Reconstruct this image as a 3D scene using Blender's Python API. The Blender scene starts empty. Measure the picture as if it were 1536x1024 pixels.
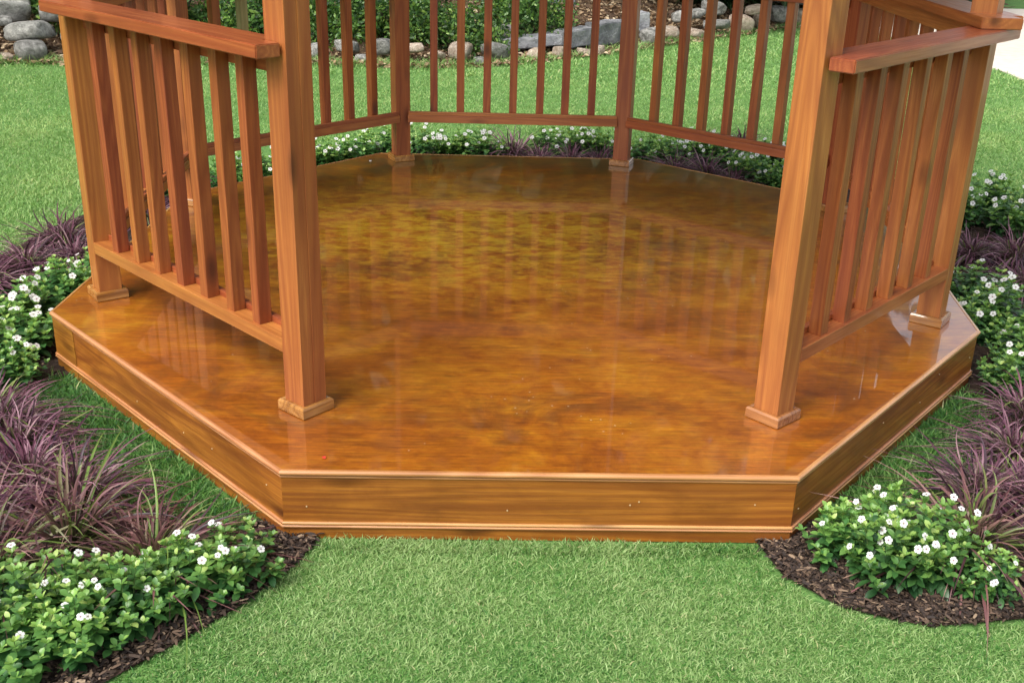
import bpy, bmesh, math, random
import numpy as np
from mathutils import Vector, Matrix, noise
R = math.radians
rnd = random.Random(7)
rng = np.random.default_rng(11)
scn = bpy.context.scene
col = scn.collection

# ------------------------------------------------------------------ materials
class NT:
    def __init__(s, name):
        s.m = bpy.data.materials.new(name); s.m.use_nodes = True
        s.t = s.m.node_tree; s.t.nodes.clear()
        s.out = s.n('ShaderNodeOutputMaterial')
    def n(s, typ, **kw):
        nd = s.t.nodes.new(typ)
        for k, v in kw.items(): setattr(nd, k, v)
        return nd
    def l(s, a, b): s.t.links.new(a, b)
    def val(s, sock, v):
        if isinstance(v, bpy.types.NodeSocket): s.l(v, sock)
        elif isinstance(v, (tuple, list)) and len(v) == 3 and sock.type == 'RGBA': sock.default_value = (*v, 1)
        else: sock.default_value = v
    def math(s, op, a, b=0.0, c=None, clamp=False):
        nd = s.n('ShaderNodeMath', operation=op); nd.use_clamp = clamp
        s.val(nd.inputs[0], a); s.val(nd.inputs[1], b)
        if c is not None: s.val(nd.inputs[2], c)
        return nd.outputs[0]
    def vmath(s, op, a, b):
        nd = s.n('ShaderNodeVectorMath', operation=op)
        s.val(nd.inputs[0], a); s.val(nd.inputs[1], b)
        return nd.outputs[0]
    def noise(s, vec, scale=1.0, detail=4, rough=.55, dist=0.0):
        nd = s.n('ShaderNodeTexNoise'); s.val(nd.inputs['Vector'], vec)
        nd.inputs['Scale'].default_value = scale; nd.inputs['Detail'].default_value = detail
        nd.inputs['Roughness'].default_value = rough; nd.inputs['Distortion'].default_value = dist
        return nd.outputs['Fac']
    def voro(s, vec, scale=1.0, feat='F1'):
        nd = s.n('ShaderNodeTexVoronoi', feature=feat); s.val(nd.inputs['Vector'], vec); nd.inputs['Scale'].default_value = scale
        return nd
    def ramp(s, f, stops, interp='LINEAR'):
        nd = s.n('ShaderNodeValToRGB'); s.l(f, nd.inputs[0]); cr = nd.color_ramp; cr.interpolation = interp
        while len(cr.elements) > 1: cr.elements.remove(cr.elements[-1])
        cr.elements[0].position = stops[0][0]; cr.elements[0].color = (*stops[0][1], 1)
        for p, c in stops[1:]:
            e = cr.elements.new(p); e.color = (*c, 1)
        return nd.outputs[0]
    def mix(s, f, a, b, mode='MIX'):
        nd = s.n('ShaderNodeMix', data_type='RGBA', blend_type=mode)
        s.val(nd.inputs[0], f); s.val(nd.inputs[6], a); s.val(nd.inputs[7], b)
        return nd.outputs[2]
    def hsv(s, c, h=.5, sat=1.0, v=1.0):
        nd = s.n('ShaderNodeHueSaturation'); s.val(nd.inputs['Hue'], h); s.val(nd.inputs['Saturation'], sat); s.val(nd.inputs['Value'], v); s.val(nd.inputs['Color'], c)
        return nd.outputs[0]
    def attr(s, name):
        return s.n('ShaderNodeAttribute', attribute_name=name).outputs['Fac']
    def mr(s, v, a, b, c, d):
        nd = s.n('ShaderNodeMapRange'); s.val(nd.inputs[0], v)
        for i, x in enumerate((a, b, c, d)): s.val(nd.inputs[i+1], x)
        return nd.outputs[0]
    def bump(s, h, strength=.3, dist=.01):
        nd = s.n('ShaderNodeBump'); s.l(h, nd.inputs['Height']); nd.inputs['Strength'].default_value = strength; nd.inputs['Distance'].default_value = dist
        return nd.outputs[0]
    def pbsdf(s, colr, rough=.5, normal=None, spec=.5, coat=0, coatr=.1, trans=0.0, tcol=None):
        b = s.n('ShaderNodeBsdfPrincipled'); s.val(b.inputs['Base Color'], colr); s.val(b.inputs['Roughness'], rough)
        b.inputs['Specular IOR Level'].default_value = spec
        b.inputs['Coat Weight'].default_value = coat; s.val(b.inputs['Coat Roughness'], coatr)
        if normal is not None: s.l(normal, b.inputs['Normal'])
        o = b.outputs[0]
        if trans:
            t = s.n('ShaderNodeBsdfTranslucent'); s.val(t.inputs['Color'], tcol if tcol is not None else colr)
            mx = s.n('ShaderNodeMixShader'); mx.inputs[0].default_value = trans
            s.l(o, mx.inputs[1]); s.l(t.outputs[0], mx.inputs[2]); o = mx.outputs[0]
        s.l(o, s.out.inputs['Surface']); return s.m

def wood(name, c_dark, c_mid, c_light, axis='Z', rough=.5, coat=0.0, tint=(.84, 1.12), blotch=0.0, fine=1.0, hue=.012):
    k = NT(name)
    tc = k.n('ShaderNodeTexCoord'); oi = k.n('ShaderNodeObjectInfo')
    off = k.n('ShaderNodeCombineXYZ'); r = k.math('MULTIPLY', oi.outputs['Random'], 37.0)
    for i in range(3): k.l(r, off.inputs[i])
    v = k.vmath('ADD', tc.outputs['Object'], off.outputs[0])
    ax = 'XYZ'.index(axis)
    def st(along, across):
        s_ = [across]*3; s_[ax] = along; return tuple(s_)
    g1 = k.noise(k.vmath('MULTIPLY', v, st(.9, 22)), 1, 3, .5, .6)
    ringv = k.math('FRACT', k.math('MULTIPLY', k.noise(k.vmath('MULTIPLY', v, st(.45, 7)), 1, 2, .45, .3), 15.0))
    ringv = k.math('PINGPONG', ringv, .5)
    g2 = k.noise(k.vmath('MULTIPLY', v, st(5, 170)), 1, 3, .6)
    f = k.math('ADD', k.math('MULTIPLY', g1, .58), k.math('MULTIPLY', ringv, .50))
    c = k.ramp(f, [(.25, c_dark), (.48, c_mid), (.72, c_light)])
    c = k.mix(k.math('MULTIPLY', k.mr(g2, .38, .68, 0, 1), .62*fine), c, c_dark)
    # knots
    vo = k.voro(k.vmath('MULTIPLY', v, st(2.1, 6.5)), 1.0)
    kn = k.mr(vo.outputs['Distance'], .05, .17, 1, 0)
    c = k.mix(k.math('MULTIPLY', kn, .85, clamp=True), c, (c_dark[0]*.35, c_dark[1]*.3, c_dark[2]*.3))
    if blotch:
        b = k.noise(k.vmath('MULTIPLY', v, st(2.2, 5)), 1, 5, .6, 1.2)
        c = k.mix(k.math('MULTIPLY', k.mr(b, .45, .75, 0, 1), blotch), c, (c_dark[0]*.55, c_dark[1]*.45, c_dark[2]*.4))
    wv = k.noise(k.vmath('MULTIPLY', v, (3, 3, 3)), 1, 4, .6)
    c = k.hsv(c, k.mr(oi.outputs['Random'], 0, 1, .5-hue, .5+hue), 1.0, k.math('MULTIPLY', k.mr(oi.outputs['Random'], 0, 1, *tint), k.mr(wv, .3, .7, .9, 1.1)))
    return k.pbsdf(c, k.mr(g2, .3, .7, rough-.07, rough+.1), k.bump(g2, .4, .0016), coat=coat, coatr=.12)

M = {}
M['post'] = wood('cedar_post', (.27, .068, .017), (.385, .120, .029), (.49, .180, .044), 'Z', .5, .12)
M['post_pale'] = wood('cedar_post_pale', (.28, .085, .019), (.40, .142, .031), (.50, .215, .054), 'Z', .5, .12)
M['post_dark'] = wood('cedar_post_heartwood', (.20, .045, .016), (.30, .080, .026), (.40, .125, .04), 'Z', .5, .12)
M['bal'] = wood('cedar_baluster', (.24, .056, .014), (.36, .104, .026), (.48, .168, .042), 'Z', .48, .12, tint=(.86, 1.08), hue=.008)
M['bal_green'] = wood('weathered_baluster', (.17, .15, .06), (.27, .24, .10), (.33, .30, .15), 'Z', .6)
M['rail'] = wood('cedar_rail', (.29, .078, .022), (.41, .130, .035), (.52, .195, .054), 'X', .36, .3, blotch=.25)
M['fascia'] = wood('varnished_fascia', (.22, .065, .010), (.38, .135, .018), (.50, .20, .03), 'X', .40, .22, tint=(.9, 1.05), blotch=.75, fine=1.2)
M['trim'] = wood('varnished_trim', (.38, .16, .055), (.54, .26, .10), (.62, .34, .15), 'X', .25, .7, tint=(.92, 1.05), fine=.5)
M['plinth'] = wood('varnished_plinth', (.22, .08, .018), (.42, .18, .05), (.55, .28, .10), 'X', .25, .7, blotch=.5)
M['roofwood'] = wood('roof_boards', (.26, .11, .045), (.38, .17, .07), (.46, .22, .09), 'X', .6)

def deck_mat():
    k = NT('varnished_deck')
    tc = k.n('ShaderNodeTexCoord'); v = tc.outputs['Object']
    a = k.noise(k.vmath('MULTIPLY', v, (1.7, 2.4, 1)), 1, 10, .70, .9)
    a2 = k.noise(k.vmath('MULTIPLY', v, (11, 20, 1)), 1, 7, .75, .5)
    b = k.noise(k.vmath('MULTIPLY', k.vmath('ADD', v, (5.3, 2.1, 0)), (2.0, 2.7, 1)), 1, 9, .70, .9)
    f = k.math('ADD', k.math('MULTIPLY', a, .64), k.math('MULTIPLY', a2, .36))
    c = k.ramp(f, [(.33, (.15, .038, .005)), (.42, (.25, .066, .005)), (.49, (.335, .098, .006)), (.57, (.42, .150, .008)), (.67, (.54, .25, .015))])
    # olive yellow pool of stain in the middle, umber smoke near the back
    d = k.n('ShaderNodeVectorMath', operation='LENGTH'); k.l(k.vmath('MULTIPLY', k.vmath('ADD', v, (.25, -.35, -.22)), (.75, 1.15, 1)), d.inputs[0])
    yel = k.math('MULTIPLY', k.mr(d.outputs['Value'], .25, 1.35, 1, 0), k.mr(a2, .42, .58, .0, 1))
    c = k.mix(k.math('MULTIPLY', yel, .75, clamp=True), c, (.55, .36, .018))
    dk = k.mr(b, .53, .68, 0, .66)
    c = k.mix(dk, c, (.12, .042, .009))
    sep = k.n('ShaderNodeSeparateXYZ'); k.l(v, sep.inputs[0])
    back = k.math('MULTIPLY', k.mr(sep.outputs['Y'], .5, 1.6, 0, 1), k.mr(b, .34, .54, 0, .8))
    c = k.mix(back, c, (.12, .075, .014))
    s_ = k.noise(k.vmath('MULTIPLY', v, (9, 120, 1)), 1, 4, .6)
    c = k.hsv(c, .5, 1.0, k.mr(s_, .3, .7, .66, 1.14))
    # specks of dust and droplets
    vo = k.voro(v, 26); sp = k.math('MULTIPLY', k.math('LESS_THAN', vo.outputs['Distance'], .085), k.math('GREATER_THAN', k.noise(v, 2.3, 2), .60))
    c = k.mix(k.math('MULTIPLY', sp, .45), c, (.6, .5, .35))
    w = k.noise(k.vmath('MULTIPLY', v, (2.5, 9, 1)), 1, 2, .5)
    nb = k.bump(w, .06, .004)
    rr = k.mr(k.noise(v, 3.0, 6, .65), .35, .7, .012, .07)
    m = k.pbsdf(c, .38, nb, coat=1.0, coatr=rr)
    for nd in k.t.nodes:
        if nd.type == 'BSDF_PRINCIPLED': nd.inputs['Coat IOR'].default_value = 1.85
    return m
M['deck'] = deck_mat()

def leafmat(name, stops, tcolmul=1.3, rough=.42, trans=.3, tip=None, base=None, spec=.5):
    k = NT(name)
    t = k.attr('tint')
    c = k.ramp(t, stops)
    if base: c = k.mix(k.mr(k.attr('along'), 0.0, .45, 1, 0), c, base)
    if tip: c = k.mix(k.math('MULTIPLY', k.mr(k.attr('along'), .55, 1.0, 0, 1), .6), c, tip)
    oi = k.n('ShaderNodeObjectInfo')
    c = k.hsv(c, .5, 1.0, k.mr(oi.outputs['Random'], 0, 1, .88, 1.12))
    return k.pbsdf(c, rough, spec=spec, trans=trans, tcol=k.hsv(c, .49, 1.1, tcolmul))
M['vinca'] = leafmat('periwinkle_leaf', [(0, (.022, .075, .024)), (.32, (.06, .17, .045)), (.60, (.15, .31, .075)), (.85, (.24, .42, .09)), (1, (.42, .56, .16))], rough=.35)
M['purple'] = leafmat('purple_fountain_grass', [(0, (.028, .010, .022)), (.32, (.095, .033, .056)), (.58, (.215, .088, .132)), (.80, (.37, .21, .255)), (.88, (.40, .30, .26)), (.93, (.16, .22, .06)), (1, (.22, .28, .08))], base=(.09, .13, .035), rough=.45, trans=.22)
M['bronze'] = leafmat('bronze_fountain_grass', [(0, (.028, .012, .018)), (.3, (.09, .035, .042)), (.55, (.21, .095, .095)), (.74, (.34, .20, .17)), (.84, (.17, .18, .07)), (1, (.16, .25, .05))], base=(.07, .12, .025), rough=.45, trans=.22)
M['lawnblade'] = leafmat('lawn_blade', [(0, (.035, .105, .028)), (.12, (.07, .215, .035)), (.25, (.21, .345, .105)), (.42, (.38, .51, .22)), (.55, (.15, .30, .08)), (.78, (.235, .40, .12)), (.93, (.36, .50, .18)), (1, (.48, .48, .24))], rough=.5, trans=.3, spec=.3)
M['shrub'] = leafmat('shrub_leaf', [(0, (.015, .045, .015)), (.45, (.05, .12, .03)), (.75, (.13, .26, .05)), (1, (.30, .44, .10))], rough=.4)
M['strap'] = leafmat('strap_leaf', [(0, (.012, .04, .018)), (.6, (.03, .085, .03)), (1, (.10, .19, .06))], rough=.35)
M['tree'] = leafmat('tree_leaf', [(0, (.008, .022, .007)), (.6, (.02, .05, .012)), (1, (.05, .10, .022))], rough=.5)
M['litter'] = leafmat('dry_leaf', [(0, (.10, .055, .03)), (.4, (.24, .15, .08)), (.75, (.42, .30, .17)), (1, (.62, .52, .36))], rough=.7, trans=.1)
M['chip'] = leafmat('wood_chip', [(0, (.018, .011, .009)), (.5, (.055, .034, .023)), (.85, (.13, .082, .054)), (1, (.28, .20, .13))], rough=.8, trans=0)

def simple(name, c, rough=.5, trans=0):
    k = NT(name); return k.pbsdf(c, rough, trans=trans)
M['petal'] = simple('white_petal', (.80, .80, .78), .5, .25)
M['eye'] = simple('flower_eye', (.30, .10, .16), .6)
M['stem'] = simple('green_stem', (.07, .12, .03), .6)
def ground_mat(name, cols, sc, bstr=.5, bd=.02, rough=.9):
    k = NT(name); tc = k.n('ShaderNodeTexCoord'); v = tc.outputs['Object']
    a = k.noise(v, sc, 8, .7); b = k.noise(v, sc*.08, 4, .6)
    c = k.ramp(k.math('ADD', k.math('MULTIPLY', a, .7), k.math('MULTIPLY', b, .3)), cols)
    return k.pbsdf(c, rough, k.bump(a, bstr, bd), spec=.2)
M['lawn'] = ground_mat('lawn_soil', [(.35, (.04, .10, .025)), (.5, (.11, .23, .06)), (.65, (.18, .34, .09))], 60)
M['mulch'] = ground_mat('mulch_soil', [(.35, (.012, .008, .006)), (.5, (.035, .022, .016)), (.65, (.08, .052, .036))], 45)
M['bank'] = ground_mat('bank_soil', [(.32, (.035, .022, .014)), (.5, (.11, .07, .045)), (.68, (.26, .18, .11))], 14)
M['path'] = ground_mat('pale_path', [(.3, (.50, .44, .37)), (.5, (.62, .56, .48)), (.7, (.70, .65, .57))], 9, .2)
M['bark'] = ground_mat('bark', [(.3, (.04, .03, .022)), (.6, (.12, .09, .07))], 22, .6)
def rock_mat(name, c0, c1, c2):
    k = NT(name); tc = k.n('ShaderNodeTexCoord'); oi = k.n('ShaderNodeObjectInfo')
    off = k.n('ShaderNodeCombineXYZ'); r = k.math('MULTIPLY', oi.outputs['Random'], 50.0)
    for i in range(3): k.l(r, off.inputs[i])
    v = k.vmath('ADD', tc.outputs['Object'], off.outputs[0])
    a = k.noise(v, 5, 8, .65, .4); f = k.noise(v, 40, 5, .7)
    c = k.ramp(a, [(.35, c0), (.5, c1), (.65, c2)])
    c = k.hsv(c, .5, 1, k.math('MULTIPLY', k.mr(oi.outputs['Random'], 0, 1, .72, 1.2), k.mr(f, .3, .7, .8, 1.2)))
    return k.pbsdf(c, .8, k.bump(k.math('ADD', a, k.math('MULTIPLY', f, .5)), .9, .05), spec=.25)
M['rock_grey'] = rock_mat('grey_stone', (.16, .16, .14), (.33, .325, .30), (.52, .51, .47))
M['rock_cream'] = rock_mat('cream_stone', (.32, .24, .17), (.52, .42, .33), (.68, .58, .47))
M['slate'] = rock_mat('slate_stone', (.18, .185, .195), (.33, .335, .35), (.46, .46, .47))

# ------------------------------------------------------------------ object helpers
def tag(o, label=None, cat=None, group=None, kind=None):
    if label: o['label'] = label
    if cat: o['category'] = cat
    if group: o['group'] = group
    if kind: o['kind'] = kind
    return o
def empty(name, loc=(0, 0, 0), rz=0):
    o = bpy.data.objects.new(name, None); col.objects.link(o); o.location = loc; o.rotation_euler = (0, 0, rz); o.empty_display_size = .2
    return o
def mobj(name, me, mat=None, parent=None, loc=(0, 0, 0), rot=(0, 0, 0)):
    o = bpy.data.objects.new(name, me); col.objects.link(o)
    if mat is not None and len(me.materials) == 0:
        for m_ in (mat if isinstance(mat, (list, tuple)) else [mat]): me.materials.append(m_)
    o.parent = parent; o.location = loc; o.rotation_euler = rot
    return o
def bm_mesh(name, bm, smooth=False):
    bmesh.ops.recalc_face_normals(bm, faces=bm.faces)
    me = bpy.data.meshes.new(name); bm.to_mesh(me); bm.free()
    if smooth: me.shade_smooth()
    return me
def bm_box(bm, x0, x1, y0, y1, z0, z1, bev=0, mi=0):
    r = bmesh.ops.create_cube(bm, size=1, matrix=Matrix.Translation(((x0+x1)/2, (y0+y1)/2, (z0+z1)/2)) @ Matrix.Diagonal((x1-x0, y1-y0, z1-z0, 1)))
    vs = r['verts']; es = set(e for v in vs for e in v.link_edges)
    for f in set(f for v in vs for f in v.link_faces): f.material_index = mi
    if bev:
        rr = bmesh.ops.bevel(bm, geom=list(es), offset=bev, segments=2, affect='EDGES', profile=.6)
        for f in rr['faces']: f.material_index = mi
def bm_prism(bm, poly, z0, z1, bev=0):
    lo = [bm.verts.new((x, y, z0)) for x, y in poly]; hi = [bm.verts.new((x, y, z1)) for x, y in poly]
    fs = [bm.faces.new(lo[::-1]), bm.faces.new(hi)]
    n = len(poly)
    for i in range(n): fs.append(bm.faces.new((lo[i], lo[(i+1) % n], hi[(i+1) % n], hi[i])))
    if bev:
        bmesh.ops.recalc_face_normals(bm, faces=fs)
        bmesh.ops.bevel(bm, geom=list(set(e for f in fs for e in f.edges)), offset=bev, segments=2, affect='EDGES')
def np_mesh(name, V, F, attrs=None, smooth=True, mats=None):
    V = np.asarray(V, dtype=np.float32).reshape(-1, 3); F = np.asarray(F, dtype=np.int32); n = F.shape[1]
    me = bpy.data.meshes.new(name)
    me.vertices.add(len(V)); me.vertices.foreach_set('co', V.ravel())
    me.loops.add(F.size); me.loops.foreach_set('vertex_index', F.ravel())
    me.polygons.add(len(F)); me.polygons.foreach_set('loop_start', np.arange(0, F.size, n, dtype=np.int32))
    try: me.polygons.foreach_set('loop_total', np.full(len(F), n, dtype=np.int32))
    except Exception: pass
    me.update(calc_edges=True)
    for k_, a in (attrs or {}).items():
        at = me.attributes.new(k_, 'FLOAT', 'POINT'); at.data.foreach_set('value', np.asarray(a, dtype=np.float32).ravel())
    if smooth: me.shade_smooth()
    return me
def norm(a): return a/np.maximum(np.linalg.norm(a, axis=-1, keepdims=True), 1e-9)
def ribbons(P, D, N, L, W, prof, grav=0.0, fold=.0, tint=None, curl=0.0):
    """strips with a folded midrib: P base, D direction, N face normal; returns V, F(quads), tint, along"""
    n = len(P); K = len(prof); s = np.linspace(0, 1, K)[None, :, None]
    L = np.broadcast_to(L, (n,))[:, None, None]; W = np.broadcast_to(W, (n,))[:, None, None]
    grav = np.broadcast_to(grav, (n,))[:, None, None]; curl = np.broadcast_to(curl, (n,))[:, None, None]
    S = norm(np.cross(D, N))
    C = P[:, None, :] + D[:, None, :]*L*s - np.array([0, 0, 1.0])*grav*L*s**2 + S[:, None, :]*curl*L*s**2
    w = np.asarray(prof)[None, :, None]*W*.5
    A = C - S[:, None, :]*w + N[:, None, :]*w*fold; B = C + S[:, None, :]*w + N[:, None, :]*w*fold
    if fold:
        V = np.stack([A, C, B], 2); m = 3
    else:
        V = np.stack([A, B], 2); m = 2
    V = V.reshape(n, K*m, 3)
    base = (np.arange(n)*K*m)[:, None]
    q = []
    for i in range(K-1):
        for j in range(m-1):
            a = i*m+j; q.append([a, a+1, a+m+1, a+m])
    F = (base[:, :, None] + np.array(q)[None]).reshape(-1, 4)
    if tint is None: tint = rng.random(n)
    T = np.repeat(tint[:, None], K*m, 1).ravel(); AL = np.tile(np.repeat(np.linspace(0, 1, K), m)[None], (n, 1)).ravel()
    return V.reshape(-1, 3), F, T, AL
def join_ribbons(parts):
    V, F, T, A, o = [], [], [], [], 0
    for v, f, t, a in parts:
        V.append(v); F.append(f+o); T.append(t); A.append(a); o += len(v)
    return np.concatenate(V), np.concatenate(F), np.concatenate(T), np.concatenate(A)
def rib_mesh(name, parts):
    V, F, T, A = join_ribbons(parts); return np_mesh(name, V, F, {'tint': T, 'along': A})
def in_poly(x, y, poly):
    c = np.zeros(len(x), bool); n = len(poly)
    for i in range(n):
        x0, y0 = poly[i]; x1, y1 = poly[(i+1) % n]
        if y0 == y1: continue
        cnd = ((y0 > y) != (y1 > y)) & (x < (x1-x0)*(y-y0)/(y1-y0)+x0); c ^= cnd
    return c
def rand_dirs(n, elo, ehi):
    a = rng.random(n)*2*np.pi; e = np.radians(elo+(ehi-elo)*rng.random(n))
    return np.stack([np.cos(a)*np.cos(e), np.sin(a)*np.cos(e), np.sin(e)], 1)

# ------------------------------------------------------------------ gazebo
H = .219
DECK = [(-.712, -1.985), (.720, -1.975), (1.691, -.848), (1.912, .791), (.738, 1.842), (-.809, 1.850), (-1.700, .849), (-1.760, -.832)]
POSTS = [(-.698, -1.592, -131.3), (.730, -1.600, -48.6), (1.532, -.749, -37.5), (1.600, .780, 22.5), (.616, 1.696, 71.0), (-.667, 1.692, 115.5), (-1.623, .678, 157.5), (-1.601, -.647, -144.9)]
PW, PLW, PLH = .0860, .1190, .0357
HZ, HT, HO, HI, LAP = 1.3108, .0368, .0766, .0624, .0751
gaz = tag(empty('gazebo'), 'octagonal cedar gazebo with slatted railings and a glossy amber varnished deck floor', 'gazebo')

def offs(poly, d):
    out = []; n = len(poly)
    for i in range(n):
        p0, p1, p2 = Vector(poly[i-1]), Vector(poly[i]), Vector(poly[(i+1) % n])
        a = (p1-p0).normalized(); b = (p2-p1).normalized()
        na = Vector((a.y, -a.x)); nb = Vector((b.y, -b.x))
        m_ = (na+nb); m_ = m_/(m_.dot(na)); out.append((p1.x+m_.x*d, p1.y+m_.y*d))
    return out
bm = bmesh.new(); bm_prism(bm, offs(DECK, -.012), H-.022, H)
floor = mobj('deck_floor', bm_mesh('deck_floor', bm), M['deck'], gaz)
def strip(name, i, prof, mat, parent, trim=(0, 0)):
    """moulding with mitred ends along deck edge i; local X runs along the edge"""
    a = Vector(DECK[i]); b = Vector(DECK[(i+1) % 8]); d = (b-a); ln = d.length; ang = math.atan2(d.y, d.x)
    n = 8; rings = []
    for e, idx in ((0, i), (1, (i+1) % 8)):
        ring = []
        for off, z in prof:
            q = Vector(offs(DECK, off)[idx]) - a
            x = q.dot(d/ln); y = q.dot(Vector((-d.y, d.x))/ln)
            if trim[e]: x = trim[e]*ln
            ring.append((x, y, z))
        rings.append(ring)
    bm = bmesh.new(); r0 = [bm.verts.new(p) for p in rings[0]]; r1 = [bm.verts.new(p) for p in rings[1]]; k = len(prof)
    for j in range(k): bm.faces.new((r0[j], r0[(j+1) % k], r1[(j+1) % k], r1[j]))
    bm.faces.new(r0); bm.faces.new(r1)
    me = bm_mesh(name, bm)
    o = mobj(name, me, mat, parent)
    if parent is gaz: o.location = (a.x, a.y, 0); o.rotation_euler = (0, 0, ang)
    return o
def bead(off, z, r, n=9, inner=-.02):
    pts = [(off-r+r*math.cos(t), z+r*math.sin(t)) for t in [math.pi/2-math.pi*i/(n-1) for i in range(n)]]
    return pts + [(inner, z-r), (inner, z+r)]
for i in range(8):
    if i == 7:
        f = strip('fascia_board', i, [(-.010, .004), (-.010, H-.021), (-.032, H-.021), (-.032, .004)], M['fascia'], gaz, trim=(.118, 0))
        f2 = strip('fascia_board', i, [(-.0085, .004), (-.0085, H-.021), (-.032, H-.021), (-.032, .004)], M['fascia'], gaz, trim=(0, .1165))
        f2['label'] = 'short fascia end piece left of the dark butt joint'
    else:
        f = strip('fascia_board', i, [(-.010, .004), (-.010, H-.021), (-.032, H-.021), (-.032, .004)], M['fascia'], gaz)
    strip('nosing', i, bead(-.001, H-.0060, .0076, inner=-.014), M['trim'], f)
    strip('cove_moulding', i, bead(-.0065, H-.0185, .0030, 7), M['trim'], f)
    strip('base_moulding', i, bead(-.003, .054, .0046, 8), M['trim'], f)
    strip('base_bead', i, bead(-.002, .0450, .0038, 8), M['trim'], f)

bm = bmesh.new(); bmesh.ops.create_cone(bm, cap_ends=True, segments=10, radius1=.0026, radius2=.0020, depth=.002, matrix=Matrix.Rotation(R(90), 4, 'X')); NAIL = bm_mesh('nail_head', bm)
M['nail'] = simple('nail_filler', (.50, .36, .20), .5)
for f_ in [o for o in gaz.children if o.name.startswith('fascia_board')]:
    if f_.location.y > -.5: continue
    ln_ = max(v.co.x for v in f_.data.vertices)
    for q in (.05, .41, .66, .72, .95):
        mobj('nail_head', NAIL, M['nail'], f_, (ln_*min(.97, q+rnd.uniform(-.03, .06)), .0096, .14+rnd.uniform(-.045, .03)))
# posts
TOP = 2.95
def post_part(i):
    x, y, a = POSTS[i]; w = PW/2
    bm = bmesh.new()
    if i in (0, 6):                      # laminated from two boards: a fine seam on the side faces
        bm_box(bm, .0002, w, -w, w, 0, TOP-H, .0012, 0); bm_box(bm, -w, -.0002, -w+.0006, w+.0016, 0, TOP-H, .0016, 1)
        mats = [M['post'], M['post_pale'] if i == 0 else M['post'], M['post_dark']]
        bmesh.ops.recalc_face_normals(bm, faces=bm.faces)
        for f in bm.faces:
            if i == 0 and f.normal.y > .8 and f.calc_center_median().x > 0: f.material_index = 2
    else:
        bm_box(bm, -w, w, -w, w, 0, TOP-H, .003); mats = [M['post_pale'] if i in (1, 4, 5) else M['post']]
    me = bm_mesh('post', bm); me.materials.clear()
    for m_ in mats: me.materials.append(m_)
    o = mobj('post', me, None, gaz, (x, y, H), (0, 0, R(a)))
    bm = bmesh.new(); q = PLW/2; h = PLH
    pr = [(q-.002, 0), (q, .003), (q, h-.007), (q-.004, h-.001), (q-.006, h), (w+.0005, h-.0015)]
    rings = []
    for (r_, z) in pr: rings.append([bm.verts.new((sx*r_, sy*r_, z)) for sx, sy in ((1, 1), (-1, 1), (-1, -1), (1, -1))])
    for r0, r1 in zip(rings, rings[1:]):
        for j in range(4): bm.faces.new((r0[j], r0[(j+1) % 4], r1[(j+1) % 4], r1[j]))
    mobj('post_base', bm_mesh('post_base', bm), M['plinth'], o, (0, 0, .0005))
    return o
for i in range(8): post_part(i)

# railings
bmb = bmesh.new(); bm_box(bmb, -.0208, .0208, -.0218, .0218, 0, 1, .0026); BAL = bm_mesh('baluster', bmb); BAL.materials.append(M['bal'])
BALG = BAL.copy(); BALG.materials[0] = M['bal_green']
def corner(i, a, b):
    x, y, an = POSTS[i]; an = R(an); w = PW/2
    return Vector((x + w*(a*math.cos(an)-b*math.sin(an)), y + w*(a*math.sin(an)+b*math.cos(an))))
def railing(a, b, nb, lz, lt, hz, lap0, lap1, label=None, green=(), in0=0.0, in1=0.0, notch=False, hi=HI, ho=HO):
    """a,b ends of the outer face line; local X along a->b, local Y outwards"""
    d = b-a; ln = d.length; ang = math.atan2(d.y, d.x)
    n = Vector((-d.y, d.x)); s = 1 if n.dot((a+b)/2) > 0 else -1      # +Y outward or not
    def Y(v): return v*s
    def yy(y0, y1): return (min(Y(y0), Y(y1)), max(Y(y0), Y(y1)))
    bm = bmesh.new(); bm_box(bm, in0+.003, ln-in1-.003, *yy(-.078, -.0565), hz-HT-.062, hz-HT-.0008, .002)   # fixing strip under the handrail
    root = mobj('railing', bm_mesh('railing', bm), M['rail'], gaz, (a.x, a.y, 0), (0, 0, ang))
    bm = bmesh.new(); bm_box(bm, in0+.003, ln-in1-.003, *yy(-.0775, -.0565), lz, lz+.020, .002)
    mobj('foot_cleat', bm_mesh('foot_cleat', bm), M['rail'], root)
    if label: root['label'] = label
    bm = bmesh.new(); bm_box(bm, in0, ln-in1, *yy(-.0830, 0), lz-lt, lz, .0025)
    mobj('lower_rail', bm_mesh('lower_rail', bm), M['rail'], root)
    bm = bmesh.new()
    x0, x1 = -lap0, ln+lap1
    poly = [(x0, Y(.0012)), (x0, Y(ho)), (x1, Y(ho)), (x1, Y(.0012)), (ln-in1-.001, Y(.0012)), (ln-in1-.001, Y(-hi)), (in0+.001, Y(-hi)), (in0+.001, Y(.0012))]
    if notch:     # runs on past the post, outer half cut shorter
        xs, xl = notch
        poly = [(xl, Y(-hi)), (xl, Y(.02)), (xs, Y(.02)), (xs, Y(ho)), (x1, Y(ho)), (x1, Y(-hi))]
    if s < 0: poly = poly[::-1]
    bm_prism(bm, poly, hz-HT, hz, .003)
    mobj('handrail', bm_mesh('handrail', bm), M['rail'], root)
    gap = (ln-in0-in1)/(nb+1)
    for i in range(nb):
        me = BALG if i in green else BAL
        o = mobj('baluster', me, None, root, (in0+gap*(i+1)+rnd.uniform(-.004, .004), Y(-.034+rnd.uniform(-.001, .0015)), lz-.0005), (rnd.uniform(-.003, .003), rnd.uniform(-.003, .003), rnd.uniform(-.03, .03)))
        o.scale = (rnd.uniform(.95, 1.05), 1, hz-HT-lz)
        if i in green: o['label'] = 'greenish weathered baluster'
    return root
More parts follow.
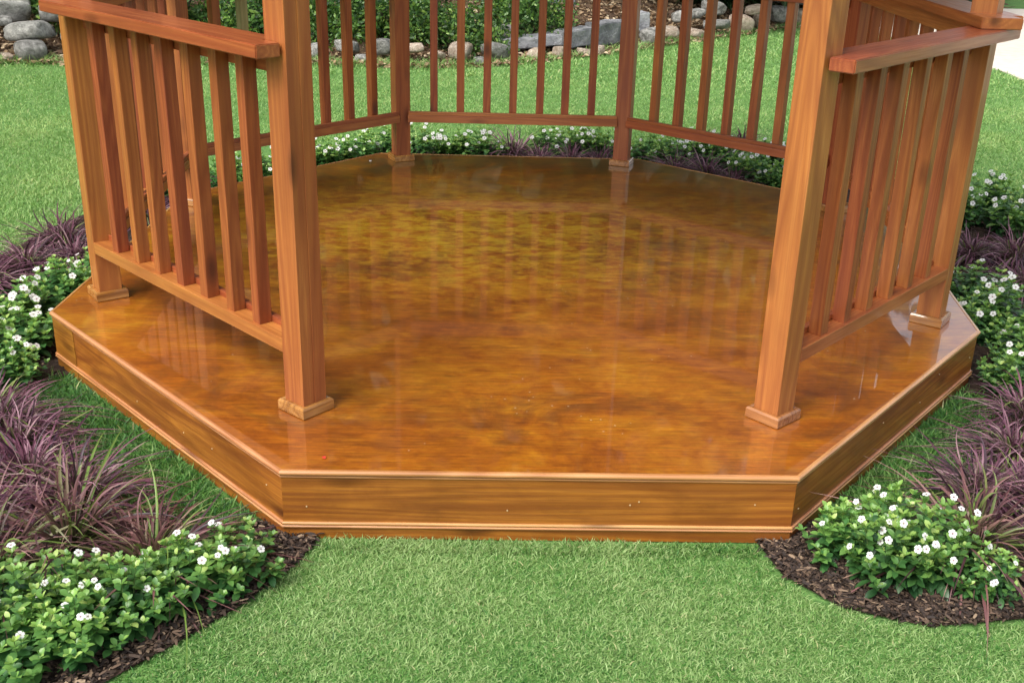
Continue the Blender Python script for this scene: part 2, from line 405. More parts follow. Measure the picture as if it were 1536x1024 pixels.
railing(corner(0, 1, -1), corner(7, 1, 1), 7, .449, .0439, HZ, LAP, .02, 'front left railing panel')
railing(corner(1, 1, 1), corner(2, 1, -1), 6, .449, .0439, HZ, LAP, .045, 'front right railing panel')
def cpanel(i, j, nb, lz, hz, **kw):
    a = Vector(POSTS[i][:2]); b = Vector(POSTS[j][:2]); d = (b-a).normalized(); n = Vector((d.y, -d.x))
    if n.dot((a+b)/2) < 0: n = -n
    return railing(a+n*.039, b+n*.039, nb, lz, .040, hz, 0, 0, in0=PW/2+.001, in1=PW/2+.001, **kw)
cpanel(2, 3, 7, .470, HZ+HT+.001, label='right side railing panel', notch=(-.085, -.175), hi=.115, ho=.055)
cpanel(7, 6, 7, .470, HZ+HT+.001, label='left side railing panel', notch=(-.02, -.03), hi=.115, ho=.055)
cpanel(3, 4, 7, .485, HZ, label='back right railing panel')
cpanel(4, 5, 7, .485, HZ, label='rear railing panel')
cpanel(5, 6, 7, .485, HZ, label='back left railing panel', green=(5,))

# roof: eave beams, eight rafters and a pyramid of boards (above the frame; it shades and is mirrored in the deck)
ring = [(p[0], p[1]) for p in POSTS]
bm = bmesh.new()
for i in range(8):
    a = Vector(ring[i]); b = Vector(ring[(i+1) % 8]); d = (b-a).normalized(); n = Vector((-d.y, d.x))*.035
    lo = [a-n, b-n, b+n, a+n]
    bm_prism(bm, [(v.x, v.y) for v in lo], TOP-.16+.001*i, TOP-.01+.001*i)
mobj('eave_beam', bm_mesh('eave_beam', bm), M['roofwood'], gaz)
bm = bmesh.new(); ev = offs(ring, .22)
apex = bm.verts.new((0, 0, 4.05)); apex2 = bm.verts.new((0, 0, 4.0))
lo = [bm.verts.new((x, y, TOP-.02)) for x, y in ev]; hi = [bm.verts.new((x, y, TOP+.03)) for x, y in ev]
for i in range(8):
    j = (i+1) % 8
    bm.faces.new((hi[i], hi[j], apex)); bm.faces.new((lo[j], lo[i], apex2)); bm.faces.new((lo[i], lo[j], hi[j], hi[i]))
mobj('roof', bm_mesh('roof', bm), M['roofwood'], gaz)

# fallen petals lying on the varnish
def petal(x, y, mat, label, sz):
    bm = bmesh.new(); c = bm.verts.new((0, 0, .003)); ring_ = []
    for i in range(9):
        a = 6.283*i/9; r_ = sz*(1+.35*math.cos(a)+.12*math.sin(3*a)); ring_.append(bm.verts.new((r_*math.cos(a), r_*.7*math.sin(a), .001+.25*sz*abs(math.sin(a)))))
    for i in range(9): bm.faces.new((c, ring_[i], ring_[(i+1) % 9]))
    o = mobj('fallen_petal', bm_mesh('fallen_petal', bm, True), mat, None, (x, y, H+.001), (0, 0, rnd.uniform(0, 6))); tag(o, label, 'petal')
M['red'] = simple('red_petal', (.55, .05, .03), .5, .1)
petal(-.60, -1.90, M['red'], 'tiny red petal on the deck near its front left corner', .008)
petal(-.84, 1.63, M['petal'], 'small white petal on the deck left of the back left post base', .011)

# ------------------------------------------------------------------ terrain
EDGE = [(-12, 5.2), (-6, 6.0), (-4.6, 6.35), (-3.0, 6.6), (-1.9, 6.75), (-.8, 6.65), (.15, 7.1), (.9, 7.8), (1.6, 8.5), (2.6, 9.6), (3.9, 10.9), (5.0, 11.9), (9, 15), (20, 20)]
def edge_y(x):
    return np.interp(x, [e[0] for e in EDGE], [e[1] for e in EDGE])
def bank_z(x, y):
    d = y-edge_y(x); t = np.clip((d+.05)/2.4, 0, 1)
    return .50*t*t*(3-2*t)*np.clip(1.0-(np.asarray(x)-1.5)/6, .15, 1)
def grid(name, xs, ys, zf, mat, kind='structure', keep=None):
    X, Y_ = np.meshgrid(xs, ys); Z = zf(X, Y_); V = np.stack([X, Y_, Z], -1).reshape(-1, 3)
    nx, ny = len(xs), len(ys); i, j = np.meshgrid(np.arange(nx-1), np.arange(ny-1)); a = (j*nx+i).ravel()
    F = np.stack([a, a+1, a+nx+1, a+nx], 1)
    if keep is not None:
        c = V[F].mean(1); F = F[keep(c[:, 0], c[:, 1])]
    me = np_mesh(name, V, F); o = mobj(name, me, mat); o['kind'] = kind; return o
grid('lawn', np.array([-80, -40, -20, -10, -5, 0, 5, 10, 20, 40, 80.]), np.array([-30, -10, -5, 0, 5, 10, 20, 40, 100.]), lambda x, y: 0*x, M['lawn'])
def bankf(x, y):
    z = bank_z(x, y)
    nz = np.array([noise.noise(Vector((a*1.7, b*1.7, 0)))*.05 + noise.noise(Vector((a*6, b*6, 3)))*.02 for a, b in zip(np.ravel(x), np.ravel(y))]).reshape(np.shape(x))
    return z + nz*np.clip((y-edge_y(x))*3, 0, 1) + .006 + np.where(y < edge_y(x)-.05, -.08, 0)
bank = grid('planting_bank', np.arange(-9, 9, .12), np.arange(5.0, 19, .12), bankf, M['bank'], keep=lambda x, y: (y > edge_y(x)-.1) & ~((x > 5.2) & (y < 14.3)))
PATH = [(5.15, 5.0), (5.32, 7.2), (5.2, 8.6), (5.0, 10.0), (4.9, 11.4), (5.6, 14.2), (30, 16), (30, 3), (9, 3.4), (6, 4.2)]
bm = bmesh.new(); bm_prism(bm, PATH, -.05, .012)
tag(mobj('path', bm_mesh('path', bm), M['path']), kind='structure')

BED = [(.62, -1.95), (.66, -2.13), (.78, -2.27), (.98, -2.345), (1.28, -2.30), (1.6, -2.2), (2.1, -1.9), (2.6, -1.1), (2.9, 0), (3.0, 1.2), (2.8, 1.9), (2.1, 2.9), (1.2, 3.2), (0, 3.05), (-.9, 2.95), (-1.6, 2.45), (-2.15, 1.7), (-2.42, .9), (-2.55, 0), (-2.55, -1.2), (-2.4, -2.2), (-2.0, -2.8), (-1.5, -2.92), (-1.2, -2.78), (-1.02, -2.60), (-.88, -2.44), (-.76, -2.29), (-.66, -2.12), (-.60, -1.95),
       (-.80, -1.88), (-.86, -2.02), (-1.02, -2.04), (-1.30, -1.80), (-1.64, -1.42), (-1.86, -1.06), (-1.66, -.90), (-1.6, -.75), (-1.55, .75), (-.72, 1.7), (.66, 1.7), (1.75, .72), (1.55, -.72), (1.62, -.93), (1.84, -1.08), (1.40, -1.62), (1.16, -1.92), (.98, -1.98), (.86, -1.92), (.82, -1.86)]
bm = bmesh.new(); vs = [bm.verts.new((x, y, .008)) for x, y in BED]
es = [bm.edges.new((vs[i], vs[(i+1) % len(vs)])) for i in range(len(vs))]
bmesh.ops.triangle_fill(bm, use_beauty=True, edges=es)
tag(mobj('flower_bed', bm_mesh('flower_bed', bm), M['mulch']), kind='structure')

# wood chip mulch (front of the beds densely, elsewhere thin)
def chips(n, x0, x1, y0, y1):
    x = rng.uniform(x0, x1, n); y = rng.uniform(y0, y1, n)
    k = in_poly(x, y, BED); return x[k], y[k]
xs, ys = [], []
for a in ((26000, -1.6, -.55, -2.95, -1.9), (26000, .6, 1.7, -2.4, -1.8), (9000, -2.6, -.9, -2.2, 1.2), (9000, 1.0, 3, -1.9, 1.3), (7000, -2.4, 2.9, 1.2, 3.4)):
    q = chips(*a); xs.append(q[0]); ys.append(q[1])
x = np.concatenate(xs); y = np.concatenate(ys); n = len(x)
D = rand_dirs(n, -6, 22); N = norm(np.cross(D, rand_dirs(n, -25, 25))); N *= np.sign(N[:, 2:3]+1e-6)
P = np.stack([x, y, .010+rng.random(n)*.012], 1)
big = rng.random(n)**2
tag(mobj('mulch', rib_mesh('mulch', [ribbons(P, D, N, .007+.024*big, .0025+.007*rng.random(n), [.7, 1, .6], .1, .0, rng.random(n)**1.7)]), M['chip']), 'dark wood chip mulch on the flower beds', 'mulch', kind='stuff')

# ------------------------------------------------------------------ lawn grass
OUTER = [(-.62, -1.985), (.66, -1.98)] + BED[1:28]
def not_lawn(x, y):
    wob = .016*np.sin(37*x+11*y)+.014*np.sin(53*y-17*x)+.012*np.sin(91*x+60*y)
    return in_poly(x+wob, y+wob, BED) | in_poly(x, y, DECK) | (y > edge_y(x)-.02) | in_poly(x, y, PATH)
def lawn_pts(n, f):
    x, y = f(n); k = ~not_lawn(x, y); return x[k], y[k]
def box(x0, x1, y0, y1): return lambda n: (rng.uniform(x0, x1, n), rng.uniform(y0, y1, n))
def wedge(y0, y1, half):     # samples inside the view wedge
    def f(n):
        y = rng.uniform(y0, y1, n); h = half*(y+4.61)+.25
        return -.15+h*rng.uniform(-1, 1, n)+.02*(y+4.6), y
    return f
def blade_set(n, f, hmin, hmax, w, elo=15, ehi=80, K=4, tc=.26, ts=.10):
    x, y = lawn_pts(n, f); n = len(x)
    patch = np.array([1.5*noise.noise(Vector((a*1.3, b*1.3, 0)))+.9*noise.noise(Vector((a*3.1, b*3.1, 8)))+.6*noise.noise(Vector((a*6, b*6, 4))) for a, b in zip(x, y)]) if n < 400000 else 0
    D = rand_dirs(n, elo, ehi); N = norm(np.cross(np.cross(D, np.array([0, 0, 1.0])), D)+1e-6)
    L = rng.uniform(hmin, hmax, n)*np.clip(1+.2*patch, .6, 1.5); P = np.stack([x, y, np.full(n, -.002)], 1)
    t = np.clip(tc+ts*patch+rng.normal(0, ts, n), 0, .45 if tc < .4 else .94); t = np.where(rng.random(n) < .012, 1.0, t)
    prof = [.9, 1, .75, .08] if K == 4 else [1, .9, .1]
    return ribbons(P, D, N, L, w*(.7+.6*rng.random(n)), prof, rng.uniform(.1, .55, n), 0.0, t, rng.uniform(-.8, .8, n))
parts = [blade_set(230000, wedge(-3.15, -1.93, .52), .011, .028, .0027),
         blade_set(30000, box(-1.95, -.78, -2.05, -.8), .03, .075, .0036, tc=.13, ts=.09),
         blade_set(30000, box(.78, 1.95, -2.05, -.8), .03, .075, .0036, tc=.13, ts=.09),
         blade_set(7000, box(-.75, .75, -2.04, -1.985), .014, .036, .003, 30, 85),
         blade_set(60000, box(-3.6, -2.2, -.3, 3.2), .025, .05, .0048, K=3, tc=.72, ts=.15),
         blade_set(36000, box(2.4, 4.6, .6, 4.0), .025, .05, .005, K=3, tc=.72, ts=.15),
         blade_set(130000, wedge(3.0, 6.0, .55), .025, .045, .0052, K=3, tc=.72, ts=.15),
         blade_set(100000, wedge(6.0, 11.5, .55), .035, .06, .0095, K=3, tc=.72, ts=.15)]
def edge_tufts(n):
    x = rng.uniform(-7, 5, n); x = x+.04*np.sin(x*9); return x, edge_y(x)-.02-np.abs(rng.normal(0, .10, n))
parts.append(blade_set(9000, edge_tufts, .06, .15, .008, 45, 88, K=4, tc=.62, ts=.2))
tag(mobj('grass', rib_mesh('grass', parts), M['lawnblade']), 'short green lawn grass around the gazebo', 'grass', kind='stuff')

# ------------------------------------------------------------------ bedding plants
def vinca_mesh(seed, rad=.155, ht=.18, ns=46):
    g = np.random.default_rng(seed); P, D, N, L, W, T = [], [], [], [], [], []
    tips = []; stems = []
    for s in range(ns):
        a = g.random()*2*np.pi; u = math.sqrt(g.random()); r = rad*u
        h = ht*(1-.55*u*u)*g.uniform(.62, 1.08)
        tip = np.array([r*math.cos(a), r*math.sin(a), h]); root = np.array([r*.35*math.cos(a), r*.35*math.sin(a), 0])
        tips.append(tip); stems.append((root, tip))
        lean = norm(tip-root+np.array([0, 0, .03]))
        for lev in range(4):
            c = tip - lean*lev*.027; k = 4 if lev < 2 else 3; a0 = g.random()*6.28
            for j in range(k):
                aa = a0+j*2*np.pi/k+g.uniform(-.3, .3); el = R(42-22*lev+g.uniform(-14, 14))
                d = np.array([math.cos(aa)*math.cos(el), math.sin(aa)*math.cos(el), math.sin(el)]) + lean*.25
                d = d/np.linalg.norm(d); nn = np.cross(np.cross(d, [0, 0, 1.0]), d); nn = nn+g.normal(0, .18, 3); nn -= d*nn.dot(d); nn /= np.linalg.norm(nn)
                P.append(c); D.append(d); N.append(nn); L.append((.025+.0062*lev)*g.uniform(.75, 1.25)); W.append((.0138+.0036*lev)*g.uniform(.85, 1.15))
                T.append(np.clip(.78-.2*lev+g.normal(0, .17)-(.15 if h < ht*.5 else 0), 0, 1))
    rib = ribbons(np.array(P), np.array(D), np.array(N), np.array(L), np.array(W), [.12, .78, 1, .8, .08], .22, .28, np.array(T))
    # stems
    sp = np.array([a for a, b in stems]); sd = np.array([b-a for a, b in stems]); sl = np.linalg.norm(sd, axis=1)
    sd = sd/sl[:, None]; sn = norm(np.cross(sd, rand_dirs(len(sp), -10, 10)))
    st = ribbons(sp, sd, sn, sl, .0028, [1, 1, .6])
    return rib_mesh('periwinkle_foliage', [rib]), rib_mesh('periwinkle_stems', [st]), tips
def flower_mesh():
    bm = bmesh.new()
    for p in range(5):
        a = p*2*math.pi/5; pts = []
        ring_ = [(.0015, -.30), (.0105, -.60), (.0142, -.34), (.0140, .06), (.0145, .36), (.0108, .62), (.0015, .30)]
        c = bm.verts.new((.008*math.cos(a), .008*math.sin(a), .0012))
        vs = [bm.verts.new((r_*math.cos(a+t), r_*math.sin(a+t), .0006+.05*r_+(.001 if i in (1, 5) else 0))) for i, (r_, t) in enumerate(ring_)]
        for i in range(6): bm.faces.new((c, vs[i], vs[i+1]))
    r_ = bmesh.ops.create_circle(bm, cap_ends=True, radius=.0022, segments=8, matrix=Matrix.Translation((0, 0, .0026)))
    for v in r_['verts']:
        for f in v.link_faces: f.material_index = 1
    me = bm_mesh('blossom', bm); me.materials.append(M['petal']); me.materials.append(M['eye']); return me
FL_ME = flower_mesh()
VV = [vinca_mesh(s) for s in (1, 2, 3, 4, 5, 6)]
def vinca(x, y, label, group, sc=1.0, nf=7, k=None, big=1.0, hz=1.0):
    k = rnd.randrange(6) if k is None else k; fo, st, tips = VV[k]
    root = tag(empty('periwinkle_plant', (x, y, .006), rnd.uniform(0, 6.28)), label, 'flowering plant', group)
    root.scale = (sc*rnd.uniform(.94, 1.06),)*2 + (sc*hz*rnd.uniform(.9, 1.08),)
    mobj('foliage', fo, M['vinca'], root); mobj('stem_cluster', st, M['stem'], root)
    cam = Vector((-.15, -4.6, 1.7))
    cand = sorted(tips, key=lambda t: -t[2]+.03*rnd.random()); cand = [t for t in cand if t[2] > .075]
    sel = rnd.sample(cand, min(nf, len(cand)))
    for t in sel:
        tilt = Vector((t[0], t[1], .11)).normalized()
        tocam = (root.matrix_basis.to_3x3().inverted() @ (cam-Vector((x, y, 0))))
        tocam = Vector((tocam.x, tocam.y, tocam.z)).normalized()
        d = (tilt*.6+tocam*.55+Vector((rnd.uniform(-.3, .3), rnd.uniform(-.3, .3), .2))).normalized()
        o = mobj('blossom', FL_ME, None, root, (t[0]*1.03, t[1]*1.03, t[2]+.022), d.to_track_quat('Z', 'Y').to_euler())
        s_ = rnd.uniform(.85, 1.12)*big; o.scale = (s_, s_, s_)
    return root
def fountain_mesh(seed, n=340, L0=.38):
    g = np.random.default_rng(seed); a = g.random(n)*2*np.pi; u = g.random(n)
    e = np.radians(86-66*u**.8+g.normal(0, 9, n)); D = np.stack([np.cos(a)*np.cos(e), np.sin(a)*np.cos(e), np.sin(e)], 1)
    P = np.stack([.028*np.cos(a)*u, .028*np.sin(a)*u, np.full(n, 0.0)], 1)
    N = norm(np.cross(np.cross(D, np.array([0, 0, 1.0])), D)+g.normal(0, .25, (n, 3)))
    N = norm(N-D*(N*D).sum(1)[:, None])
    L = L0*g.uniform(.6, 1.15, n); W = g.uniform(.0042, .0085, n)
    return rib_mesh('fountain_blades', [ribbons(P, D, N, L, W, [.6, .9, 1, 1, .95, .85, .65, .4, .05], g.uniform(.35, 1.0, n), .35, np.clip(g.normal(.50, .30, n), 0, 1), g.uniform(-.35, .35, n))])
FG = [fountain_mesh(s) for s in (21, 22, 23, 24)]
FGB = []
for s in (31, 32, 33):
    me = fountain_mesh(s, 300, .40); FGB.append(me)
def fgrass(x, y, label, group, sc=1.0, bronze=False):
    me = rnd.choice(FGB if bronze else FG)
    root = tag(mobj('fountain_grass', me, M['bronze'] if bronze else M['purple'], None, (x, y, .006), (0, 0, rnd.uniform(0, 6.28))), label, 'ornamental grass', group)
    root.scale = (sc*1.12, sc*1.12, sc*rnd.uniform(.9, 1.1)*.95); return root

GV = 'white periwinkle plants bedded around the gazebo'; GG = 'purple fountain grass clumps bedded around the gazebo'
VIN = [
(-.80,-2.18,'periwinkle with white flowers beside the front left corner of the deck, nearest the bare mulch',.86,9),
(-.91,-2.27,'periwinkle just below the bronze fountain grass, second from the deck corner',.9,9),
(-1.03,-2.36,'periwinkle in the middle of the left foreground bed edge, beside the lawn',.95,7),
(-1.17,-2.33,'periwinkle tucked under the drooping bronze fountain grass blades in the left foreground',.95,6),
(-1.30,-2.36,'periwinkle at the left picture edge under the large bronze fountain grass',.95,5),
(-1.11,-2.47,'periwinkle at the bottom left whose leaves reach the mulch edge by the lawn',.92,7),
(-1.22,-2.52,'periwinkle with the largest white flowers at the bottom left corner of the photo',.92,7),
(-1.34,-2.52,'lowest periwinkle at the very left bottom edge of the photo',.95,5),
(-1.97,-.17,'periwinkle against the left railing post foot, between purple grass and deck',.9,9),
(-2.07,-.42,'periwinkle left of the left deck corner, the widest white-flowered one below the purple grass',1.0,11),
(-1.92,-.74,'periwinkle touching the pointed left corner of the deck',.9,9),
(-2.05,-.85,'periwinkle at the left picture edge beside the left corner of the deck',.95,8),
(-1.86,-1.00,'periwinkle directly below the left corner of the deck, above the purple grass',.75,5),
(-1.93,.10,'small periwinkle peeping out behind the left corner post',.75,6),
(.86,-2.05,'small periwinkle by the front right corner of the deck, left end of the right mound',.85,5),
(1.00,-2.02,'periwinkle at the top of the right foreground mound, just left of the fountain grass',.92,11),
(.93,-2.14,'periwinkle at the front of the right foreground mound, above the mulch curve',.95,13),
(1.06,-2.12,'periwinkle in the middle of the right foreground mound, thick with white flowers',.98,14),
(1.17,-2.20,'periwinkle at the right end of the right foreground mound, below the fountain grass',.66,6),
(2.07,.03,'periwinkle just right of the right railing post, beneath purple grass',.9,7),
(1.88,-.36,'periwinkle beside the right edge of the deck under the corner post',.85,5),
(2.07,-.27,'periwinkle at the right picture edge with a crowd of white flowers by the deck corner',1.0,10),
(1.98,-.66,'periwinkle touching the pointed right corner of the deck',.9,5),
(1.83,-.90,'periwinkle below the right corner of the deck, shaded by purple grass',.75,3),
(2.76,1.52,'periwinkle with the whitest flower head at the right, against the lawn',1.0,14),
(2.74,1.14,'periwinkle at the right picture edge above the purple grass',1.0,10),
(2.50,1.35,'periwinkle right behind the right corner post, against the lawn',.95,9),
(-1.18,2.27,'periwinkle seen just right of the front left post, behind the deck',.95,10),
(-1.03,2.40,'periwinkle between the front left post and the back left post, second of three',.95,10),
(-.89,2.62,'periwinkle immediately left of the back left post',.95,12),
(-1.49,1.88,'periwinkle seen between the last two balusters left of the front left post',.95,9),
(-1.68,1.66,'periwinkle behind the middle balusters of the front left railing',.95,7),
(-.60,2.55,'periwinkle immediately right of the back left post',.95,12),
(-.40,2.60,'periwinkle behind the rear rail, second from the back left post',.95,11),
(-.22,2.55,'periwinkle behind the rear rail, next to the purple grass at its middle',.95,9),
(.27,2.75,'periwinkle behind the rear rail, right of the middle purple grass',.9,9),
(.42,2.80,'periwinkle behind the rear rail, set back between two purple grasses',.9,9),
(.58,2.75,'periwinkle immediately left of the back right post',.9,10),
(.89,2.62,'periwinkle immediately right of the back right post, yellowish green',.95,4),
(1.02,2.50,'periwinkle second from the back right post, mostly leaves',.9,4),
(1.24,2.72,'periwinkle behind the arching purple grasses right of the back right post',.9,12),
(1.42,2.58,'periwinkle above the rear right purple grass, halfway to the front right post',.9,9),
(1.50,2.12,'periwinkle hugging the back right deck edge, covered in white flowers',.9,12),
(1.68,1.95,'periwinkle at the back right deck edge next to the front right post',.9,9),
(1.76,2.55,'periwinkle seen above the low rail beside the front right post',.9,10),
(-1.90,1.47,'periwinkle glimpsed low between the balusters behind the left side railing',.85,5),
]
GR = [
(-1.03,-2.15,'bronze fountain grass closest to the front left corner of the deck',.92,1),
(-1.27,-2.06,'largest bronze fountain grass in the left foreground',1.08,1),
(-1.42,-2.20,'bronze fountain grass cut off by the left picture edge in the foreground',1.0,1),
(-1.50,-1.74,'purple fountain grass at mid left, arching toward the strip of lawn by the deck',.9,0),
(-1.33,-1.84,'purple fountain grass between the largest bronze clump and the lawn strip',.86,0),
(-1.74,-1.42,'purple fountain grass at the left picture edge, level with the deck side',.9,0),
(-1.63,-1.52,'purple fountain grass leaning over the lawn strip along the left deck side',.8,0),
(-1.60,-2.00,'deep purple fountain grass at the left picture edge behind the largest bronze clump',.85,0),
(-1.84,-1.22,'purple fountain grass just below the left periwinkles and the deck corner',.6,0),
(-2.23,.55,'purple fountain grass with upright spiky blades beside the left post, against the lawn',.78,0),
(-2.27,.20,'purple fountain grass at the left picture edge above the periwinkles',.8,0),
(-2.08,.29,'purple fountain grass behind the left post above the periwinkles',.72,0),
(-2.36,-.05,'dark purple fountain grass at the left picture edge, the lowest of its row',.8,0),
(1.22,-2.00,'bronze fountain grass with long pink-edged blades at the right foreground',1.08,1),
(1.50,-1.78,'purple fountain grass at the right picture edge above the foreground clump',.8,0),
(1.58,-1.46,'purple fountain grass right of the strip of lawn by the right deck side',.78,0),
(1.74,-1.20,'purple fountain grass below the right corner of the deck, at the picture edge',.8,0),
(1.36,-1.72,'purple fountain grass leaning toward the right deck side, behind the foreground clump',.85,0),
(2.30,.68,'purple fountain grass beside the right post, between two periwinkle rows',.7,0),
(2.50,.62,'vivid purple fountain grass at the right, below the white flower heads',.78,0),
(2.38,.20,'purple fountain grass at the right picture edge, above the deck corner periwinkle',.7,0),
(.00,2.62,'vivid purple fountain grass at the middle of the rear rail',.85,0),
(.17,2.45,'low purple fountain grass spilling right of the middle of the rear rail',.62,0),
(.57,2.46,'low purple fountain grass by the foot of the back right post',.55,0),
(.38,2.50,'low purple fountain grass between the rear rail middle and the back right post',.6,0),
(1.04,2.30,'purple fountain grass arching on the deck edge right of the back right post',.72,0),
(1.21,2.14,'purple fountain grass arching on the deck edge, midway to the front right post',.7,0),
(1.36,2.02,'purple fountain grass on the back right deck edge, next to white periwinkle',.55,0),
(1.36,3.12,'purple fountain grass seen above the low rail, left of its row at back right',.7,0),
(1.62,3.02,'purple fountain grass seen above the low rail, right of its row at back right',.7,0),
(-1.95,1.05,'purple fountain grass glimpsed between the left balusters beyond the deck',.7,0),
(-2.08,1.38,'purple fountain grass far behind the left side railing',.7,0),
]
for x, y, lb, sc, nf in VIN:
    far = y > 1; mid = -1.1 < y < 1.2 
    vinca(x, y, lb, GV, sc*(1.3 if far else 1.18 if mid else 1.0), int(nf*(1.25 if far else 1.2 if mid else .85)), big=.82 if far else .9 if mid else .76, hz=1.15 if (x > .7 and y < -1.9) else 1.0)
for x, y, lb, sc, b in GR: fgrass(x, y, lb, GG, sc*(1.32 if y > 1.5 else 1.2 if y > -1 else 1.08), bool(b))

# ------------------------------------------------------------------ stones of the border
def rock_me(seed, flat=.62):
    bm = bmesh.new(); bmesh.ops.create_icosphere(bm, subdivisions=3, radius=.5)
    o = Vector((seed*7.3, seed*3.1, seed))
    for v in bm.verts:
        c = v.co.copy(); nn = noise.noise(c*1.8+o)*.42+noise.noise(c*4.5+o)*.12+noise.noise(c*11+o)*.03
        c = c*(1+nn)
        for ax in range(3):
            lim = .34 if ax < 2 else .32
            c[ax] = max(-lim, min(lim, c[ax]))*1.0 + (c[ax]-max(-lim, min(lim, c[ax])))*.35
        v.co = Vector((c.x, c.y, c.z*flat))
    return bm_mesh('stone', bm, True)
RK = [rock_me(s, f) for s, f in ((1, .6), (2, .75), (3, .5), (4, .7), (5, .62), (6, .8), (7, .55))]
RKC = [m_.copy() for m_ in RK]
def rock(x, y, z, sx, sy, sz, label, group, cream=False, name='border_stone', rz=None):
    me = rnd.choice(RKC if cream else RK)
    o = mobj(name, me, M['rock_cream'] if cream else M['rock_grey'], None, (x, y, z), (rnd.uniform(-.2, .2), rnd.uniform(-.2, .2), rnd.uniform(0, 6.28) if rz is None else rz))
    o.scale = (sx, sy, sz); return tag(o, label, 'stone', group)
# loose pile at the left, a single row behind the lawn, and slabs
LP = [  # x, y, z, size, label  (left pile)
(-5.55,6.15,.10,.42,'long low grey stone at the foot of the pile at the far left'),
(-5.03,6.25,.14,.34,'round pale grey cobble in the middle of the left stone pile'),
(-4.62,6.35,.11,.40,'grey stone at the foot of the left pile, touching the corner post'),
(-5.75,6.55,.27,.36,'square-topped grey stone second row of the left pile, near the picture edge'),
(-5.22,6.60,.28,.30,'small grey stone of the left pile above the round cobble'),
(-4.72,6.62,.28,.50,'broad grey stone in the second row of the left pile, nearest the post'),
(-4.25,6.55,.22,.38,'grey stone hidden behind the top of the left corner post'),
(-6.05,6.85,.44,.36,'grey stone in the top row of the left pile at the picture edge'),
(-5.60,6.95,.46,.40,'mossy grey stone in the top row of the left pile'),
(-5.05,7.00,.45,.52,'flat dark stone capping the left pile'),
(-4.55,6.95,.44,.44,'dark grey stone of the top row behind the handrail end'),
(-6.15,6.25,.14,.40,'grey stone at the foot of the left pile, cut by the picture edge'),
(-6.35,6.6,.3,.36,'grey stone of the second row cut by the left picture edge'),
(-5.32,6.18,.07,.22,'small pebble-like grey stone left of the round cobble'),
(-5.45,6.78,.38,.26,'small tilted grey stone wedged between the upper rows of the left pile'),
(-4.98,6.68,.36,.24,'small pale stone wedged above the round cobble of the left pile'),
(-5.85,7.15,.56,.34,'dark stone under the shrub at the top left'),
(-5.30,7.2,.58,.36,'shaded stone under the bright leaves left of the handrail end')]
for x, y, z, s, lb in LP: rock(x, y, z-.02, s*rnd.uniform(.9, 1.1), s*.85, s*rnd.uniform(.7, .95), lb, 'stones piled at the left of the border')
ROW = [ # x, dy, z, sx, cream, label
(-3.85,.10,.13,.36,0,'grey stone behind the upper left railing, left of its middle balusters'),
(-3.45,.12,.13,.34,0,'grey stone behind the upper left railing, beside its middle balusters'),
(-3.05,.10,.14,.38,0,'pale grey stone seen through the left railing near the green baluster'),
(-2.65,.12,.12,.34,1,'cream stone seen through the left railing near the front left post'),
(-2.28,.10,.13,.30,0,'grey stone hidden beside the front left post'),
(-1.93,.10,.12,.30,0,'upright pale grey stone just right of the front left post'),
(-1.62,.15,.16,.36,0,'pale grey stone between the first two balusters right of the front left post'),
(-1.27,.12,.17,.36,0,'tall bluish grey stone between the second and third balusters left of the back left post'),
(-.98,.10,.17,.38,1,'pale cream stone touching the left side of the back left post'),
(-.70,.06,.12,.22,1,'small cream stone just right of the back left post'),
(-.47,.05,.15,.36,1,'large pinkish cream boulder left of the first rear baluster'),
(-.12,.06,.13,.38,0,'blue grey mottled stone between the first and second rear balusters'),
(.02,.45,.26,.30,0,'flat grey stone above the blue grey one behind the rear railing'),
(.32,-.04,.09,.30,1,'orange cream stone beneath the left end of the long slab'),
(.60,-.10,.07,.26,1,'cream stone under the slab beside the fourth rear baluster'),
(.86,-.12,.06,.22,1,'small cream stone under the slab right of the fourth rear baluster'),
(1.02,-.15,.06,.20,1,'low pinkish stone under the slab before the fifth rear baluster'),
(1.72,.00,.13,.40,0,'large mottled pale stone just left of the back right post'),
(1.98,.06,.14,.34,1,'smooth cream boulder just right of the back right post'),
(2.22,.40,.26,.38,0,'blue grey stone above the cream boulder by the back right post'),
(2.33,.02,.10,.36,1,'flat cream stone left of the first baluster of the back right railing'),
(2.68,.02,.16,.44,0,'pale stone between the first and second balusters of the back right railing'),
(2.72,.42,.32,.40,0,'bluish stone stacked over the pale one behind the back right railing'),
(3.08,.00,.15,.42,1,'cream stone between the second and third balusters of the back right railing'),
(3.42,.02,.13,.36,1,'flat cream stone before the third baluster of the back right railing'),
(3.76,.05,.20,.46,0,'big pale grey boulder between the third and fourth balusters of the back right railing'),
(4.14,.00,.14,.40,1,'low cream stone between the fourth and fifth balusters of the back right railing'),
(4.28,.55,.34,.46,0,'tall grey stone above and behind the fourth baluster of the back right railing'),
(4.60,.05,.15,.42,0,'grey stone between the fifth and sixth balusters of the back right railing'),
(4.80,.45,.32,.46,0,'mottled grey stone stacked beside the front right post'),
(5.02,.0,.14,.36,0,'last pale stone of the border, next to the front right post')]
for x, dy, z, s, c, lb in ROW:
    y = float(edge_y(x))+dy
    rock(x, y, z-.01, s*.92, s*.75, s*rnd.uniform(.65, .88), lb, 'stones edging the lawn behind the gazebo', bool(c))
